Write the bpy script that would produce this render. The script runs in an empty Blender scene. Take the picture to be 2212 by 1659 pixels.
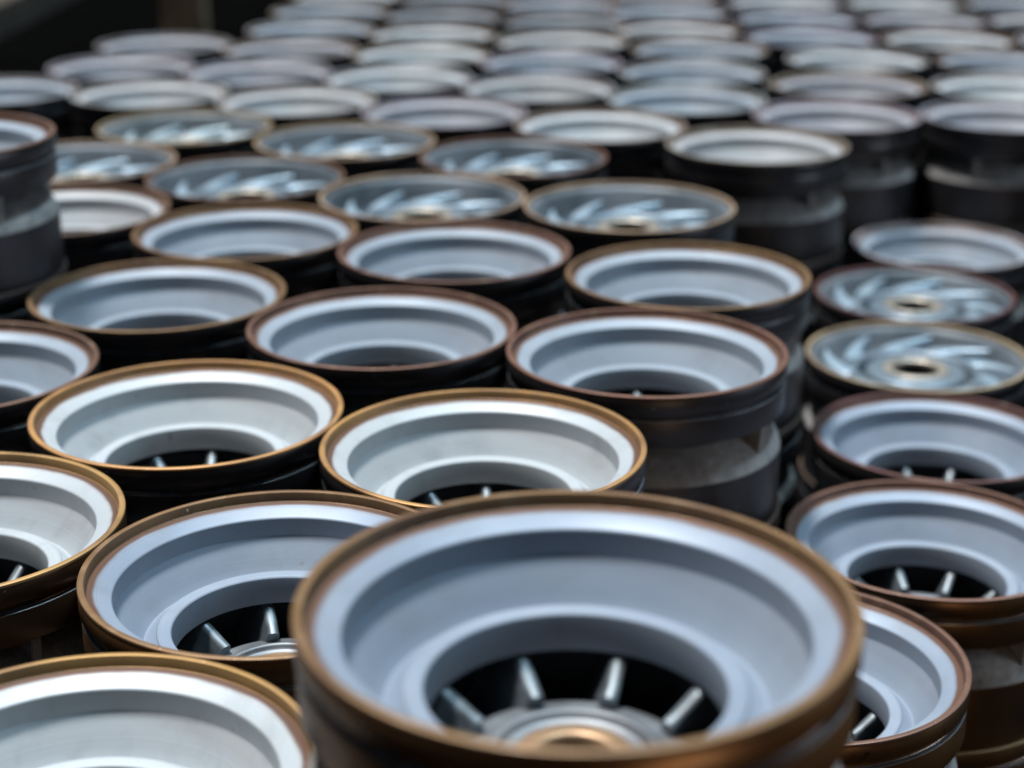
import bpy, bmesh, math, random
from mathutils import Vector, noise
random.seed(7)
scene = bpy.context.scene
COL = scene.collection
S = 0.07            # one rim radius in metres
P = 1.13            # height of one casing in a stack (rim radii)
LEVEL = {'p': 4*P, '0': 3*P, 'm': 2*P}
R = math.radians
PI = math.pi

# ------------------------------------------------------------------ camera
cd = bpy.data.cameras.new('camera'); cam = bpy.data.objects.new('camera', cd)
COL.objects.link(cam); scene.camera = cam
cam.location = (0, 0, (3*P + 3.900)*S)
cam.rotation_euler = (PI/2 - 0.3440, 0, 0)
cd.sensor_width = 36; cd.lens = 36*3719.35/2212
cd.clip_start = 0.02; cd.clip_end = 80
cd.dof.use_dof = True
cd.dof.focus_distance = 9.1*S
cd.dof.aperture_fstop = (cd.lens/1000)/(0.120*S)
cd.dof.aperture_blades = 0

# ------------------------------------------------------------------ world + lamps (workshop)
w = bpy.data.worlds.new('World'); scene.world = w; w.use_nodes = True
bg = w.node_tree.nodes['Background']
bg.inputs[0].default_value = (0.42, 0.66, 1.0, 1); bg.inputs[1].default_value = 0.045

def area(name, loc, target, sx, sy, power, color):
    l = bpy.data.lights.new(name, 'AREA'); l.shape = 'RECTANGLE'; l.size = sx*S; l.size_y = sy*S
    l.energy = power; l.color = color
    o = bpy.data.objects.new(name, l); COL.objects.link(o)
    o.location = Vector(loc)*S
    d = (Vector(target)-Vector(loc)).normalized()
    o.rotation_euler = d.to_track_quat('-Z', 'Y').to_euler()
    return o
area('ceiling_lamp_left', (-50, 42, 250), (-1, 14, 3), 60, 24, 8300, (1.0, 0.985, 0.96))
area('ceiling_lamp_right', (80, 42, 235), (2, 14, 3), 55, 24, 2900, (0.62, 0.86, 1.0))
area('aisle_lamp_cool', (19, 9, 6.0), (1.5, 12, 2.7), 6, 4, 3.4, (0.78, 0.88, 1.0))
area('warm_front_fill', (3.4, 1.2, 2.2), (.8, 5.6, 3.9), 2.5, 2, .34, (1.0, 0.66, 0.36))  # unseen warm fill added to give the front casings brown reflections

scene.view_settings.view_transform = 'Standard'
scene.view_settings.look = 'None'
scene.view_settings.exposure = 0
scene.view_settings.gamma = 1
scene.render.engine = 'CYCLES'
scene.cycles.use_denoising = True
scene.cycles.max_bounces = 8

# ------------------------------------------------------------------ materials
class N:
    def __init__(s, name):
        s.m = bpy.data.materials.new(name); s.m.use_nodes = True
        s.t = s.m.node_tree; s.b = s.t.nodes['Principled BSDF']
        s.tc = s.t.nodes.new('ShaderNodeTexCoord')
        s.oi = s.t.nodes.new('ShaderNodeObjectInfo')
    def n(s, typ, **kw):
        x = s.t.nodes.new(typ)
        for k, v in kw.items(): setattr(x, k, v)
        return x
    def l(s, a, b): s.t.links.new(a, b)
    def vec(s, scale):
        mp = s.n('ShaderNodeMapping'); mp.inputs['Scale'].default_value = scale
        add = s.n('ShaderNodeVectorMath', operation='ADD')
        rv = s.n('ShaderNodeCombineXYZ')
        mul = s.n('ShaderNodeMath', operation='MULTIPLY'); mul.inputs[1].default_value = 13.0
        s.l(s.oi.outputs['Random'], mul.inputs[0]); s.l(mul.outputs[0], rv.inputs[0]); s.l(mul.outputs[0], rv.inputs[1])
        s.l(s.tc.outputs['Object'], mp.inputs[0]); s.l(mp.outputs[0], add.inputs[0]); s.l(rv.outputs[0], add.inputs[1])
        return add.outputs[0]
    def noise(s, vec, scale, detail=4, rough=.55):
        x = s.n('ShaderNodeTexNoise'); x.inputs['Scale'].default_value = scale
        x.inputs['Detail'].default_value = detail; x.inputs['Roughness'].default_value = rough
        s.l(vec, x.inputs['Vector']); return x.outputs['Fac']
    def ramp(s, fac, stops):
        x = s.n('ShaderNodeValToRGB'); e = x.color_ramp.elements
        e[0].position, e[0].color = stops[0][0], (*stops[0][1], 1) if len(stops[0][1]) == 3 else stops[0][1]
        e[1].position, e[1].color = stops[-1][0], (*stops[-1][1], 1)
        for p_, c_ in stops[1:-1]:
            q = e.new(p_); q.color = (*c_, 1)
        s.l(fac, x.inputs[0]); return x.outputs[0]
    def g(s, fac, a, b, v0, v1):
        x = s.n('ShaderNodeMapRange'); x.inputs[1].default_value = a; x.inputs[2].default_value = b
        x.inputs[3].default_value = v0; x.inputs[4].default_value = v1
        s.l(fac, x.inputs[0]); return x.outputs[0]
    def mix(s, fac, a, b, mode='MIX'):
        x = s.n('ShaderNodeMix', data_type='RGBA', blend_type=mode)
        if isinstance(fac, (int, float)): x.inputs[0].default_value = fac
        else: s.l(fac, x.inputs[0])
        for i, v in ((6, a), (7, b)):
            if isinstance(v, tuple): x.inputs[i].default_value = (*v, 1)
            else: s.l(v, x.inputs[i])
        return x.outputs[2]
    def bump(s, h, strength, dist, prev=None):
        x = s.n('ShaderNodeBump'); x.inputs['Strength'].default_value = strength; x.inputs['Distance'].default_value = dist
        s.l(h, x.inputs['Height'])
        if prev is not None: s.l(prev, x.inputs['Normal'])
        return x.outputs[0]
    def radius(s):
        sep = s.n('ShaderNodeSeparateXYZ'); s.l(s.tc.outputs['Object'], sep.inputs[0])
        m = s.n('ShaderNodeVectorMath', operation='MULTIPLY'); m.inputs[1].default_value = (1/S, 1/S, 0)
        s.l(s.tc.outputs['Object'], m.inputs[0])
        ln = s.n('ShaderNodeVectorMath', operation='LENGTH'); s.l(m.outputs[0], ln.inputs[0])
        return ln.outputs['Value'], sep.outputs[2]

def mat_rim():
    k = N('bronzed_rim_metal'); v = k.vec((1, 1, 1))
    stain = k.noise(v, 22, 5)
    c = k.mix(k.g(stain, .42, .68, 0, .65), k.oi.outputs['Color'], (0.075, 0.040, 0.028), 'MIX')
    c = k.mix(k.g(k.noise(v, 75, 4), .55, .72, 0, .45), c, (0.22, 0.15, 0.095))
    wear = k.noise(v, 260, 3, .6)
    c = k.mix(k.g(wear, .69, .76, 0, .8), c, (0.75, 0.58, 0.40))
    k.l(c, k.b.inputs['Base Color'])
    k.b.inputs['Metallic'].default_value = .45
    k.l(k.g(k.noise(v, 60, 4), .3, .7, .42, .60), k.b.inputs['Roughness'])
    turn = k.noise(k.vec((1, 1, 60)), 30, 2)
    k.l(k.bump(turn, .12, .00003), k.b.inputs['Normal'])
    return k.m
def mat_body():
    k = N('machined_dark_iron')
    st = k.noise(k.vec((1, 1, .12)), 60, 4)
    bl = k.noise(k.vec((1, 1, 1)), 14, 5)
    c = k.mix(k.g(st, .35, .7, 0, 1), (0.028, 0.028, 0.034), (0.070, 0.055, 0.047))
    c = k.mix(k.g(bl, .35, .65, .2, .9), c, k.oi.outputs['Color'], 'MIX')
    spots = k.noise(k.vec((1, 1, 1)), 120, 3)
    c = k.mix(k.g(spots, .66, .72, 0, .8), c, (0.02, 0.018, 0.017))
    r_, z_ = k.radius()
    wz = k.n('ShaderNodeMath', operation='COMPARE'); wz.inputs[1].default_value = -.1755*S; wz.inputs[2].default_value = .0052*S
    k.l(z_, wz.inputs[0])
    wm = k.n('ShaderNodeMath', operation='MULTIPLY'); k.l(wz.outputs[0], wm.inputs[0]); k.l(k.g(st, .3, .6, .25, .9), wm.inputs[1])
    c = k.mix(wm.outputs[0], c, (0.42, 0.45, 0.48))  # pale line paints the ledge glint along its worn edge
    spk = k.noise(k.vec((1, 1, 1)), 420, 2)
    c = k.mix(k.g(spk, .74, .78, 0, .7), c, (0.5, 0.45, 0.4))
    k.l(c, k.b.inputs['Base Color']); k.b.inputs['Metallic'].default_value = .75
    k.l(k.g(bl, .3, .7, .30, .46), k.b.inputs['Roughness'])
    turn = k.noise(k.vec((1, 1, 90)), 40, 2)
    k.l(k.bump(turn, .15, .00003), k.b.inputs['Normal'])
    return k.m
def mat_cast():
    k = N('sand_cast_iron'); v = k.vec((1, 1, 1))
    a = k.noise(v, 110, 6, .65); b = k.noise(v, 26, 4)
    c = k.mix(k.g(a, .3, .75, 0, 1), (0.13, 0.13, 0.135), (0.40, 0.39, 0.37))
    c = k.mix(k.g(b, .45, .65, 0, .5), c, (0.17, 0.14, 0.12))
    k.l(c, k.b.inputs['Base Color']); k.b.inputs['Metallic'].default_value = .1
    k.b.inputs['Roughness'].default_value = .62
    k.l(k.bump(a, .7, .0018), k.b.inputs['Normal'])
    return k.m
def mat_coat(overspray=True, name='grey_ceramic_coating', metallic=.12, dr=0):
    k = N(name); v = k.vec((1, 1, 1))
    r, z = k.radius()
    cl = k.noise(v, 16, 3); fine = k.noise(v, 900, 2)
    c = k.mix(k.g(cl, .35, .7, 0, .30), k.oi.outputs['Color'], (0.26, 0.285, 0.32))
    smear = k.noise(k.vec((1, 1.7, 1)), 34, 6, .65)
    c = k.mix(k.g(smear, .52, .74, 0, .38), c, (0.13, 0.135, 0.14))
    ringn = k.n('ShaderNodeTexNoise', noise_dimensions='1D'); ringn.inputs['Scale'].default_value = 120; ringn.inputs['Detail'].default_value = 2
    k.l(r, ringn.inputs['W'])
    c = k.mix(k.g(ringn.outputs['Fac'], .35, .7, 0, .12), c, (0.12, 0.13, 0.15))
    speck = k.noise(v, 230, 2, .4)
    c = k.mix(k.g(speck, .755, .775, 0, .6), c, (0.16, 0.16, 0.16))
    if overspray:
        wob = k.g(k.noise(v, 40, 3), .3, .7, -.006, .006)
        ad = k.n('ShaderNodeMath', operation='ADD'); k.l(r, ad.inputs[0]); k.l(wob, ad.inputs[1])
        c = k.mix(k.g(ad.outputs[0], .910, .928, 0, 1), c, (0.075, 0.042, 0.030))
    k.l(c, k.b.inputs['Base Color'])
    k.b.inputs['Metallic'].default_value = metallic; k.b.inputs['Specular IOR Level'].default_value = .18
    k.l(k.g(cl, .3, .7, .40+dr, .50+dr), k.b.inputs['Roughness'])
    k.l(k.bump(fine, .10, .00003), k.b.inputs['Normal'])
    return k.m
def mat_simple(name, col, metallic, rough, bump=0, nscale=80, var=.35):
    k = N(name); v = k.vec((1, 1, 1)); a = k.noise(v, nscale, 5)
    dk = tuple(x*(1-var) for x in col); lt = tuple(min(1, x*(1+var)) for x in col)
    k.l(k.mix(k.g(a, .3, .7, 0, 1), dk, lt), k.b.inputs['Base Color'])
    k.b.inputs['Metallic'].default_value = metallic
    k.l(k.g(a, .3, .7, rough-.06, rough+.08), k.b.inputs['Roughness'])
    if bump: k.l(k.bump(a, bump, .0002), k.b.inputs['Normal'])
    return k.m
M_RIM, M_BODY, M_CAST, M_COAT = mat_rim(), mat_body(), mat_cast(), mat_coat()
M_COATB = mat_coat(False)
M_BLADE = mat_coat(False, 'lit_blade_metal', .45, -.05)  # same metal as the dish; its paler tints paint light on the tops
M_VANE = mat_simple('blasted_steel_vane', (0.105, 0.125, 0.14), .5, .46, .25, 160)
M_HUB = mat_simple('hub_steel', (0.125, 0.135, 0.148), .5, .48, .1, 60)
M_BRONZE = mat_simple('bronze_bush', (0.26, 0.165, 0.095), .6, .48, .1, 60, .2)
M_PALE = mat_simple('pale_brass_bush', (0.26, 0.235, 0.20), .6, .42, .1, 60, .2)
M_DARK = mat_simple('dark_cavity_iron', (0.025, 0.027, 0.032), .4, .6, .2)
M_FLOOR = mat_simple('black_rubber_mat', (0.0012, 0.0012, 0.0012), 0, .9, 0, 6)
M_FLOOR.node_tree.nodes['Principled BSDF'].inputs['Specular IOR Level'].default_value = 0
M_WOOD = mat_simple('planed_wood', (0.22, 0.145, 0.085), 0, .7, .3, 25)
M_CARD = mat_simple('pale_board', (0.05, 0.038, 0.029), 0, .7, .1, 12, .15)

# ------------------------------------------------------------------ mesh helpers
SEG = 160
def lathe(name, prof, mat, seg=SEG, closed=False, sharp=28):
    """spin a list of (radius, z) in rim radii"""
    bm = bmesh.new(); rings = []
    for r, z in prof:
        rings.append([bm.verts.new((r*S*math.cos(2*PI*i/seg), r*S*math.sin(2*PI*i/seg), z*S)) for i in range(seg)])
    pairs = list(zip(rings, rings[1:])) + ([(rings[-1], rings[0])] if closed else [])
    for a, b in pairs:
        for i in range(seg):
            j = (i+1) % seg
            bm.faces.new((a[i], b[i], b[j], a[j]))
    bmesh.ops.recalc_face_normals(bm, faces=bm.faces)
    return finish(name, bm, mat, sharp)
def finish(name, bm, mat, sharp=28):
    me = bpy.data.meshes.new(name); bm.to_mesh(me); bm.free()
    me.materials.append(mat)
    me.shade_smooth(); me.set_sharp_from_angle(angle=R(sharp))
    return me
def arc(cx, cz, rad, a0, a1, n=5):
    return [(cx+rad*math.cos(R(a0+(a1-a0)*i/n)), cz+rad*math.sin(R(a0+(a1-a0)*i/n))) for i in range(n+1)]

# closed outer rim ring (bronzed, machined) : flat top, stepped inside, band outside
me_rim = lathe('rim', [(.905, -.068), (.950, -.060), (.958, -.054), (.963, -.008), (.966, -.002), (.972, 0), (.992, 0), (.998, -.003),
                       (1.0, -.009), (1.0, -.017), (.996, -.021), (.905, -.100)], M_RIM, closed=True)
BODY = [(.93, -.095), (.990, -.024), (.9965, -.020), (.9985, -.024), (.9985, -.120), (.996, -.125), (.975, -.129), (.962, -.138), (.960, -.168), (.963, -.172), (.982, -.174), (.988, -.178), (.990, -.186),
        (.990, -.352), (.986, -.360), (.978, -.363), (.80, -.372), (.79, -.38), (.79, -.53)]
me_body = lathe('casing_body', BODY, M_BODY)  # band under the rim darkened to stand in for shade on its side
me_shoulder = lathe('cast_shoulder', [(.785, -.450), (.84, -.478), (.90, -.530), (.94, -.580), (.965, -.632), (.974, -.664)], M_CAST, sharp=60)
me_skirt = lathe('skirt', [(.968, -.657), (.975, -.668), (.977, -.70), (.977, -1.085), (.973, -1.092), (.962, -1.095), (.962, -1.105), (.973, -1.110), (.973, -1.122), (.970, -1.127), (.80, -1.127), (.80, -.56)], M_BODY)
# painted bowl of the bowl-side casing
BOWL = [(.955, -.056), (.935, -.058), (.915, -.0635), (.845, -.097), (.837, -.101), (.832, -.107), (.830, -.116),
        (.829, -.205), (.827, -.212), (.822, -.219), (.80, -.247), (.765, -.292), (.73, -.341), (.700, -.384), (.694, -.390), (.688, -.391), (.682, -.388),
        (.645, -.356), (.626, -.340)]
me_bowl = lathe('bowl', BOWL, M_COAT, sharp=17)
me_lip = lathe('inlet_ring', [(.640, -.372), (.630, -.350), (.625, -.338), (.619, -.330), (.610, -.326), (.565, -.330), (.554, -.333), (.548, -.339), (.545, -.349),
                              (.541, -.480), (.543, -.489), (.551, -.493), (.60, -.497)], M_COATB, sharp=17)
me_cav = lathe('cavity_wall', [(.595, -.496), (.62, -.51), (.74, -.56), (.775, -.62), (.775, -.95), (.72, -1.02), (.50, -1.0)], M_DARK)
me_hub = lathe('hub', [(.64, -1.02), (.60, -.90), (.54, -.76), (.50, -.70), (.47, -.675), (.43, -.662), (.385, -.655), (.345, -.640), (.334, -.628), (.326, -.624), (.318, -.618), (.308, -.616), (.299, -.620), (.294, -.630), (.290, -.640), (.278, -.648), (.236, -.652), (.234, -.71)], M_HUB, 96, sharp=40)
me_bush = lathe('bushing', [(.235, -.668), (.233, -.640), (.226, -.630), (.20, -.622), (.165, -.620), (.146, -.624), (.138, -.634), (.135, -.66)], M_BRONZE, 96, sharp=40)
me_bore = lathe('bore', [(.137, -.655), (.137, -1.08)], M_DARK, 64)

def vane_mesh():
    """spoke vane under the inlet ring: round-topped blade that twists as it goes down"""
    bm = bmesh.new(); nr, sec = 9, []
    for i in range(nr+1):
        t = i/nr; r = .412 + (.74-.412)*t
        zt = -.600 + .105*min(1, t*2.1)
        hw = .033 + .003*t
        depth = .34
        ring = []
        pts = []
        nd = 5
        for k in range(nd+1):                     # left flank from the bottom up
            q = 1-k/nd; pts.append((-hw-.012*q, zt-.026-depth*q, q))
        for k in range(1, 6):                     # round crest
            a = PI-PI*k/6; pts.append((hw*math.cos(a), zt-.026+.026*math.sin(a), 0))
        for k in range(nd+1):
            q = k/nd; pts.append((hw+.012*q, zt-.026-depth*q, q))
        for (x, z, q) in pts:
            ang = .22*q + .05*t
            rr = r - (.0 if i else .018*math.cos(min(1, abs(x)/hw)*PI/2))
            px, py = rr, x
            c, s_ = math.cos(ang), math.sin(ang)
            ring.append(bm.verts.new(((px*c-py*s_)*S, (px*s_+py*c)*S, z*S)))
        sec.append(ring)
    for a, b in zip(sec, sec[1:]):
        for i in range(len(a)-1): bm.faces.new((a[i], a[i+1], b[i+1], b[i]))
    bm.faces.new(sec[0]); bm.faces.new(list(reversed(sec[-1])))
    bmesh.ops.recalc_face_normals(bm, faces=bm.faces)
    return finish('vane', bm, M_VANE, 45)
me_vane = vane_mesh()

def post_mesh():
    """short cast web between the collar and the shoulder"""
    bm = bmesh.new()
    prof = [(.78, -.365), (.955, -.365), (.955, -.40), (.935, -.60), (.78, -.53)]
    hw0 = .030
    A = [bm.verts.new((r*S, -hw0*S, z*S)) for r, z in prof]
    B = [bm.verts.new((r*S, hw0*S, z*S)) for r, z in prof]
    bm.faces.new(A); bm.faces.new(list(reversed(B)))
    for i in range(5):
        j = (i+1) % 5; bm.faces.new((A[j], A[i], B[i], B[j]))
    bmesh.ops.recalc_face_normals(bm, faces=bm.faces)
    bmesh.ops.bevel(bm, geom=[e for e in bm.edges], offset=.006*S, segments=2, affect='EDGES')
    return finish('web', bm, M_CAST, 35)
me_post = post_mesh()

# vane side (casing lying the other way up)
def dish(dz):
    pr = [(.955, -.040), (.93, -.042), (.915, -.046), (.885, -.075), (.855, -.120), (.81, -.190), (.75, -.235), (.69, -.250), (.62, -.245), (.52, -.245), (.44, -.22)]
    return lathe('dish', [(r, z if z > -.1 else z+dz) for r, z in pr], M_COATB, sharp=50)
me_dishes = {'0': dish(-.10), 'm': dish(-.03)}
me_guide = lathe('guide_ring', [(.660, -.250), (.640, -.180), (.622, -.142), (.60, -.124), (.565, -.118), (.540, -.124), (.522, -.142), (.512, -.20), (.508, -.25)], M_BLADE, 96, sharp=50)
me_hubring = lathe('hub_ring', [(.47, -.235), (.455, -.165), (.445, -.136), (.430, -.122), (.40, -.114), (.34, -.104), (.312, -.102), (.302, -.107), (.298, -.13)], M_BLADE, 96, sharp=50)
me_hubbush = lathe('bushing', [(.300, -.135), (.298, -.108), (.288, -.098), (.25, -.096), (.215, -.102), (.203, -.114), (.20, -.13), (.20, -.15)], M_PALE, 96, sharp=50)
me_widebore = lathe('bore', [(.202, -.145), (.202, -.95)], M_DARK, 64)
def swirl_mesh():
    bm = bmesh.new(); n = 16; sec = []
    for i in range(n+1):
        t = i/n
        r = .585 + .29*t
        ang = -R(36)*t**1.1
        zt = -.118 + .050*t
        hw = .085*(1-t)**.8 + .014
        prof = []
        for k in range(9):
            a = PI - PI*k/8
            prof.append((hw*math.cos(a), zt - .03 + .03*math.sin(a)))
        prof = [(-hw-.035, zt-.19)] + prof + [(hw+.035, zt-.19)]
        # direction along the spiral
        t2 = min(1, t+.01); t1 = max(0, t-.01)
        def P_(u): return Vector(((.585+.29*u)*math.cos(-R(36)*u**1.1), (.585+.29*u)*math.sin(-R(36)*u**1.1), 0))
        d = (P_(t2)-P_(t1)).normalized(); nrm = Vector((-d.y, d.x, 0)); c = P_(t)
        sec.append([bm.verts.new(((c.x+nrm.x*x)*S, (c.y+nrm.y*x)*S, z*S)) for x, z in prof])
    for a, b in zip(sec, sec[1:]):
        for i in range(len(a)-1): bm.faces.new((a[i], a[i+1], b[i+1], b[i]))
    bm.faces.new(sec[0]); bm.faces.new(list(reversed(sec[-1])))
    bmesh.ops.recalc_face_normals(bm, faces=bm.faces)
    return finish('swirl_vane', bm, M_BLADE, 50)
me_swirl = swirl_mesh()

# ------------------------------------------------------------------ things
def put(name, me, parent, color=None, rz=0):
    o = bpy.data.objects.new(name, me); COL.objects.link(o); o.parent = parent
    if color: o.color = (*color, 1)
    if rz: o.rotation_euler.z = rz
    return o
def root(name, x, y, ztop, rz, label, cat, group):
    o = bpy.data.objects.new(name, None); COL.objects.link(o)
    o.empty_display_size = .02
    o.location = (x*S, y*S, (ztop-P)*S); o.rotation_euler.z = rz
    o['label'] = label; o['category'] = cat; o['group'] = group
    return o
def shell(rt, rimc, bodyc, web=None):
    """the outside that every casing shows; parts hang P above the root at the base"""
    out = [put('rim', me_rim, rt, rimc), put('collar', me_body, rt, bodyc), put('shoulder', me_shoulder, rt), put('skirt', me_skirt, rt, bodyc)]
    web = random.uniform(0, 6.28) if web is None else web
    for k in range(5): out.append(put('web', me_post, rt, None, web+2*PI*k/5))
    return out
def lift(parts):
    for o in parts: o.location.z += P*S
GROUPS = {'bowl': 'pump casings standing bowl side up on top of the stacks',
          'vane': 'pump casings showing their swirl vanes on top of the stacks',
          'low': 'pump casings lower down in the stacks'}
WEB = {'red-brown-rimmed casing right of centre': R(25), 'maroon-rimmed casing at the right edge with': R(-3)}
def bowl_casing(x, y, ztop, rz, label, rimc, coatc, bodyc):
    rt = root('pump_casing', x, y, ztop, rz, label, 'pump casing', GROUPS['bowl'])
    ps = shell(rt, rimc, bodyc, next((v for k, v in WEB.items() if label.startswith(k)), None))
    ps += [put('bowl', me_bowl, rt, coatc), put('inlet_ring', me_lip, rt, coatc), put('cavity_wall', me_cav, rt)]
    hub = put('hub', me_hub, rt); ps.append(hub)
    put('bushing', me_bush, hub); put('bore', me_bore, hub)
    for k in range(9): ps.append(put('vane', me_vane, rt, None, 2*PI*k/9))
    lift(ps); return rt
def vane_casing(x, y, ztop, rz, label, rimc, coatc, bodyc):
    lv = '0' if ztop > 2.5*P else 'm'; dz = {'0': -.10, 'm': -.03}[lv]
    rt = root('vaned_pump_casing', x, y, ztop, rz, label, 'pump casing', GROUPS['vane'])
    ps = shell(rt, rimc, bodyc)
    ps += [put('dish', me_dishes[lv], rt, coatc), put('guide_ring', me_guide, rt, tuple(min(1, c*3.2) for c in coatc))]
    hub = put('hub', me_hubring, rt, tuple(min(1, c*3.2) for c in coatc)); ps.append(hub)
    put('bushing', me_hubbush, hub); put('bore', me_widebore, hub)
    for k in range(9): ps.append(put('vane', me_swirl, rt, tuple(min(1, c*6.5) for c in coatc), 2*PI*k/9))  # far paler than the dish: light on the vane tops put into the colour
    for o in ps:
        if o.name.split('.')[0] in ('hub', 'guide_ring', 'vane'): o.location.z += dz*S
    lift(ps); return rt
def low_casing(x, y, ztop, rz, label, rimc, bodyc):
    rt = root('pump_casing', x, y, ztop, rz, label, 'pump casing', GROUPS['low'])
    lift(shell(rt, rimc, bodyc)); return rt

GOLD = (0.30, 0.170, 0.060); TAN = (0.145, 0.083, 0.038); RED = (0.118, 0.060, 0.044); MAR = (0.090, 0.038, 0.036); DUN = (0.26, 0.20, 0.13)
WHITE = (0.285, 0.308, 0.325); BLUE = (0.145, 0.178, 0.228); COOL = (0.170, 0.203, 0.243); PALE = (0.26, 0.27, 0.28); STEEL = (0.032, 0.044, 0.054)
BK = (0.040, 0.038, 0.044); BR = (0.19, 0.095, 0.035)

# kind, x, y, level, rz(deg), rim, coat, body, label, short name used for what stands below it
T = [
 ('b', 0.228, 5.463, 'p', 29, TAN, BLUE, BR, 'largest casing at the front, with tan rim, spoked hub and bronze bore showing', 'the largest front casing'),
 ('b', -0.176, 9.799, '0', 8, GOLD, WHITE, BK, 'gold-rimmed casing with white bowl directly behind the large front casing', 'the gold-rimmed casing behind the front one'),
 ('b', -2.091, 10.398, '0', 5, GOLD, WHITE, BK, 'whole gold-rimmed casing with white bowl, left of centre, one spoke showing', 'the whole gold-rimmed casing left of centre'),
 ('b', -1.234, 8.095, '0', 22, TAN, BLUE, BR, 'brown-rimmed casing with blue-grey bowl, partly behind the large front casing on its left', 'the brown-rimmed casing left of the front one'),
 ('b', 0.959, 11.622, '0', 11, RED, COOL, BK, 'red-brown-rimmed casing right of centre whose dark collar and cast shoulder show below', 'the red-brown-rimmed casing right of centre'),
 ('b', -0.965, 12.189, '0', 84, RED, COOL, BK, 'red-brown-rimmed casing in the middle, between two others of its row', 'the middle red-brown-rimmed casing'),
 ('b', -2.789, 13.024, '0', 80, TAN, COOL, BK, 'brown-rimmed casing left of the middle, behind the whole gold-rimmed one', 'the brown-rimmed casing left of the middle'),
 ('b', 1.440, 13.582, '0', 90, TAN, COOL, BK, 'brown-rimmed casing behind the red-brown one right of centre, at the edge of the dark aisle', 'the brown-rimmed casing at the dark aisle'),
 ('b', -0.495, 14.317, '0', 92, RED, COOL, BK, 'slightly blurred maroon-rimmed casing just behind the middle one', 'the maroon-rimmed casing behind the middle one'),
 ('b', -2.385, 14.989, '0', 90, TAN, COOL, BK, 'slightly blurred brown-rimmed casing in front of the leftmost vaned casings', 'the brown-rimmed casing before the vaned row'),
 ('b', -3.152, 8.683, '0', 20, GOLD, WHITE, BR, 'gold-rimmed casing with white bowl cut off by the left edge', 'the gold-rimmed casing at the left edge'),
 ('b', -3.889, 11.288, '0', 90, RED, COOL, BK, 'red-brown-rimmed casing cut by the left edge, behind the gold-rimmed one', 'the red-brown casing at the left edge'),
 ('b', -1.798, 6.170, '0', 90, GOLD, WHITE, BR, 'gold-rimmed casing in the bottom left corner, cut off by the frame', 'the gold-rimmed casing in the bottom left corner'),
 ('b', -4.689, 13.668, 'p', 90, RED, COOL, BK, 'taller-standing casing at the left edge, raised one level above its neighbours', 'the raised casing at the left edge'),
 ('b', -4.228, 15.780, '0', 90, RED, PALE, BK, 'red-brown-rimmed casing half hidden behind the raised one at the left', 'the half-hidden casing behind the raised one'),
 ('b', 2.911, 10.919, 'm', 16, RED, BLUE, BR, 'maroon-rimmed casing at the right edge with three spokes showing, in the lower right stacks', 'the three-spoked casing at the right edge'),
 ('b', 3.417, 12.861, 'm', 20, MAR, BLUE, BK, 'maroon-rimmed bowl casing in front of the vaned ones by the right edge', 'the maroon-rimmed casing at the right edge'),
 ('b', 1.734, 9.188, 'm', 100, RED, BLUE, BR, 'red-brown-rimmed casing low at bottom right, half hidden behind the large front casing', 'the half-hidden casing at bottom right'),
 ('v', 3.687, 14.849, 'm', 24, DUN, STEEL, BK, 'nearest vaned casing at the right edge, dun rim, black bore showing whole', 'the nearest vaned casing at the right'),
 ('v', 4.096, 16.813, 'm', 14, MAR, STEEL, BK, 'blurred vaned casing at the right, between a vaned one and a plain bowl one', 'the blurred vaned casing at the right'),
 ('b', 4.832, 18.679, 'm', 90, (.26, .26, .27), COOL, BK, 'blurred bowl casing at the far end of the lower right stacks', 'the last casing of the lower right stacks'),
 ('v', 1.111, 15.915, '0', 20, DUN, STEEL, BK, 'vaned casing right of centre with brightest vanes, rightmost of the front vaned row', 'the rightmost casing of the vaned row'),
 ('v', -0.867, 16.315, '0', 22, DUN, STEEL, BK, 'middle vaned casing of the front vaned row', 'the middle casing of the vaned row'),
 ('v', -2.700, 17.130, '0', 20, RED, STEEL, BK, 'vaned casing left of the middle one in the front vaned row', 'the left casing of the vaned row'),
 ('v', -4.556, 17.891, '0', 24, DUN, STEEL, BK, 'leftmost vaned casing, partly hidden by the raised casing at the left edge', 'the leftmost vaned casing'),
 ('v', 0.016, 18.117, '0', 18, RED, STEEL, BK, 'blurred vaned casing behind and between the right and middle vaned ones', 'the rightmost casing of the second vaned row'),
 ('v', -1.855, 18.949, '0', 20, DUN, STEEL, BK, 'blurred vaned casing second from the right in the second vaned row', 'the middle casing of the second vaned row'),
 ('v', -3.784, 19.742, '0', 20, DUN, (0.044, 0.056, 0.062), BK, 'blurred pale vaned casing at the left of the second vaned row', 'the pale casing of the second vaned row'),
]
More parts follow.
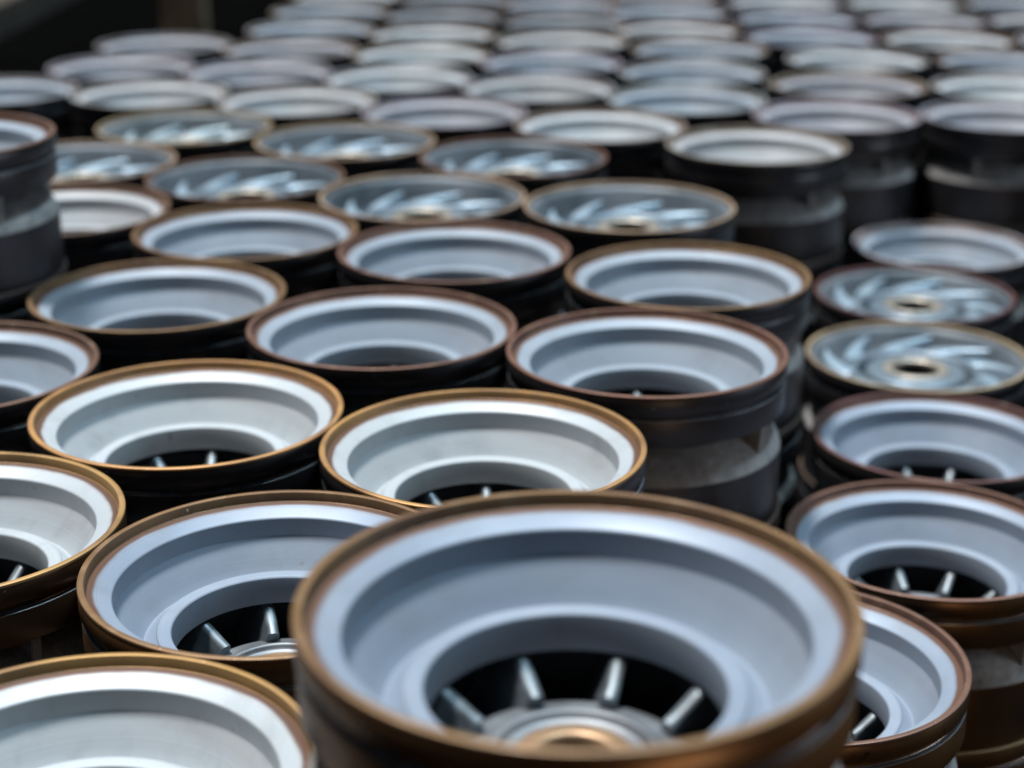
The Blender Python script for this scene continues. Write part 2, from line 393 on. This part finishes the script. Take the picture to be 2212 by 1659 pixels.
FAR = {  # far rows, nearest first, each from left to right: (x, y, level)
 'first': [(-6.61, 22.12, '0'), (-4.62, 21.92, '0'), (-2.68, 21.41, '0'), (-0.82, 20.66, '0'), (1.02, 19.85, '0'), (2.70, 18.75, '0')],
 'second': [(-5.43, 23.99, '0'), (-3.47, 23.56, '0'), (-1.53, 23.06, '0'), (0.34, 22.31, '0'), (2.18, 21.51, '0'), (3.87, 20.44, '0'), (5.88, 20.41, '0'), (7.87, 20.19, '0')],
 'third': [(-5.22, 26.03, '0'), (-3.27, 25.56, '0'), (-1.32, 25.05, '0'), (0.54, 24.30, '0'), (2.45, 23.50, '0'), (4.40, 22.50, '0'), (6.46, 22.33, '0'), (8.50, 22.20, '0')],
 'fourth': [(-3.20, 27.60, '0'), (-1.25, 27.06, '0'), (0.75, 26.30, '0'), (2.75, 25.48, '0'), (4.90, 24.60, '0'), (7.00, 24.40, '0'), (9.10, 24.30, '0')],
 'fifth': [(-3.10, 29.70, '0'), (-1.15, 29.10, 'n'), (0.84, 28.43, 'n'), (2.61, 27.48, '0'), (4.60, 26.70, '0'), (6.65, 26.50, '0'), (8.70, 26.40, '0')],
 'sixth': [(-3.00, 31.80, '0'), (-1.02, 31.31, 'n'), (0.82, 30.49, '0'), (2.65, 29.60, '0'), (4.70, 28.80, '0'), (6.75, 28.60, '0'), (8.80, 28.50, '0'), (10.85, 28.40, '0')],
 'seventh': [(0.90, 32.60, '0'), (2.75, 31.70, '0'), (4.80, 30.90, '0'), (6.85, 30.70, '0'), (8.90, 30.60, '0')],
 'eighth': [(2.85, 33.80, '0'), (4.90, 33.00, '0'), (6.95, 32.80, '0'), (9.00, 32.70, '0')],
}
ORD = ['first', 'second', 'third', 'fourth', 'fifth', 'sixth', 'seventh', 'eighth']
for rn, row in FAR.items():
    for i, (x, y, lv) in enumerate(row):
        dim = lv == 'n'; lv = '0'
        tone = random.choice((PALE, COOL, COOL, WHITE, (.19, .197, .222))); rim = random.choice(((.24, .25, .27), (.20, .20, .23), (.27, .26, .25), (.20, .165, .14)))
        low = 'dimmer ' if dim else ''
        if dim: tone, rim = (.125, .14, .16), (.09, .09, .095)  # darker coat and rim paint these casings as standing in shade
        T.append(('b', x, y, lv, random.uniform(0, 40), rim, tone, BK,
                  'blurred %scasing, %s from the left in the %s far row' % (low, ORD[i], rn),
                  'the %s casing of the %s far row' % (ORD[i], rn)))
for kind, x, y, lv, rz, rimc, coatc, bodyc, label, short in T:
    zt = LEVEL[lv]
    j = lambda c: tuple(min(1, a*random.uniform(.93, 1.07)) for a in c)
    u = random.uniform(.95, 1.04); jc = lambda c: tuple(a*u for a in c)
    f = bowl_casing if kind == 'b' else vane_casing
    f(x, y, zt, R(rz), label, j(rimc), jc(coatc), bodyc)
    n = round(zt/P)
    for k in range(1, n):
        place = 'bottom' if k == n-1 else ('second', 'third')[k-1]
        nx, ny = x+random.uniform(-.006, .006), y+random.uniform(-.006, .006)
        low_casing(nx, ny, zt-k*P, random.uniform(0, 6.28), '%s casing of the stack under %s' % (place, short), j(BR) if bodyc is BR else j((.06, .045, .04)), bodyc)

# ------------------------------------------------------------------ floor and what stands behind
def box_bm(bm, x0, x1, y0, y1, z0, z1):
    vs = [bm.verts.new((x*S, y*S, z*S)) for x in (x0, x1) for y in (y0, y1) for z in (z0, z1)]
    for f in ((0, 1, 3, 2), (4, 6, 7, 5), (0, 4, 5, 1), (2, 3, 7, 6), (0, 2, 6, 4), (1, 5, 7, 3)):
        bm.faces.new([vs[i] for i in f])
def box_obj(name, mat, b, parent=None, bev=.02):
    bm = bmesh.new(); box_bm(bm, *b)
    bmesh.ops.recalc_face_normals(bm, faces=bm.faces)
    if bev: bmesh.ops.bevel(bm, geom=list(bm.edges), offset=bev*S, segments=2, affect='EDGES')
    o = bpy.data.objects.new(name, finish(name, bm, mat, 35)); COL.objects.link(o)
    if parent: o.parent = parent
    return o
bm = bmesh.new()
vs = [bm.verts.new(v) for v in ((-12, -4, 0), (12, -4, 0), (12, 16, 0), (-12, 16, 0))]; bm.faces.new(vs)
fl = bpy.data.objects.new('floor', finish('floor', bm, M_FLOOR)); COL.objects.link(fl); fl['kind'] = 'structure'
po = box_obj('wooden_post', M_WOOD, (-7.65, -6.75, 38.0, 38.8, 0, 14), bev=.05)
po['label'] = 'upright brown wooden post standing in the dark behind the stacks at upper left'; po['category'] = 'post'
pa = bpy.data.objects.new('pallet', None); COL.objects.link(pa); pa.location = (-17.5*S, 47*S, 0)
pa['label'] = 'pale blurred pallet lying in the dark at the top left corner'; pa['category'] = 'pallet'
for k in range(9):
    box_obj('deck_board', M_CARD, (-5, 3.0, k*1.45, k*1.45+1.2, .8, 1.0), pa, .03)
for sx in (-5, -1.2, 2.2):
    box_obj('bearer', M_CARD, (sx, sx+.8, .05, 12.7, 0, .797), pa, .03)
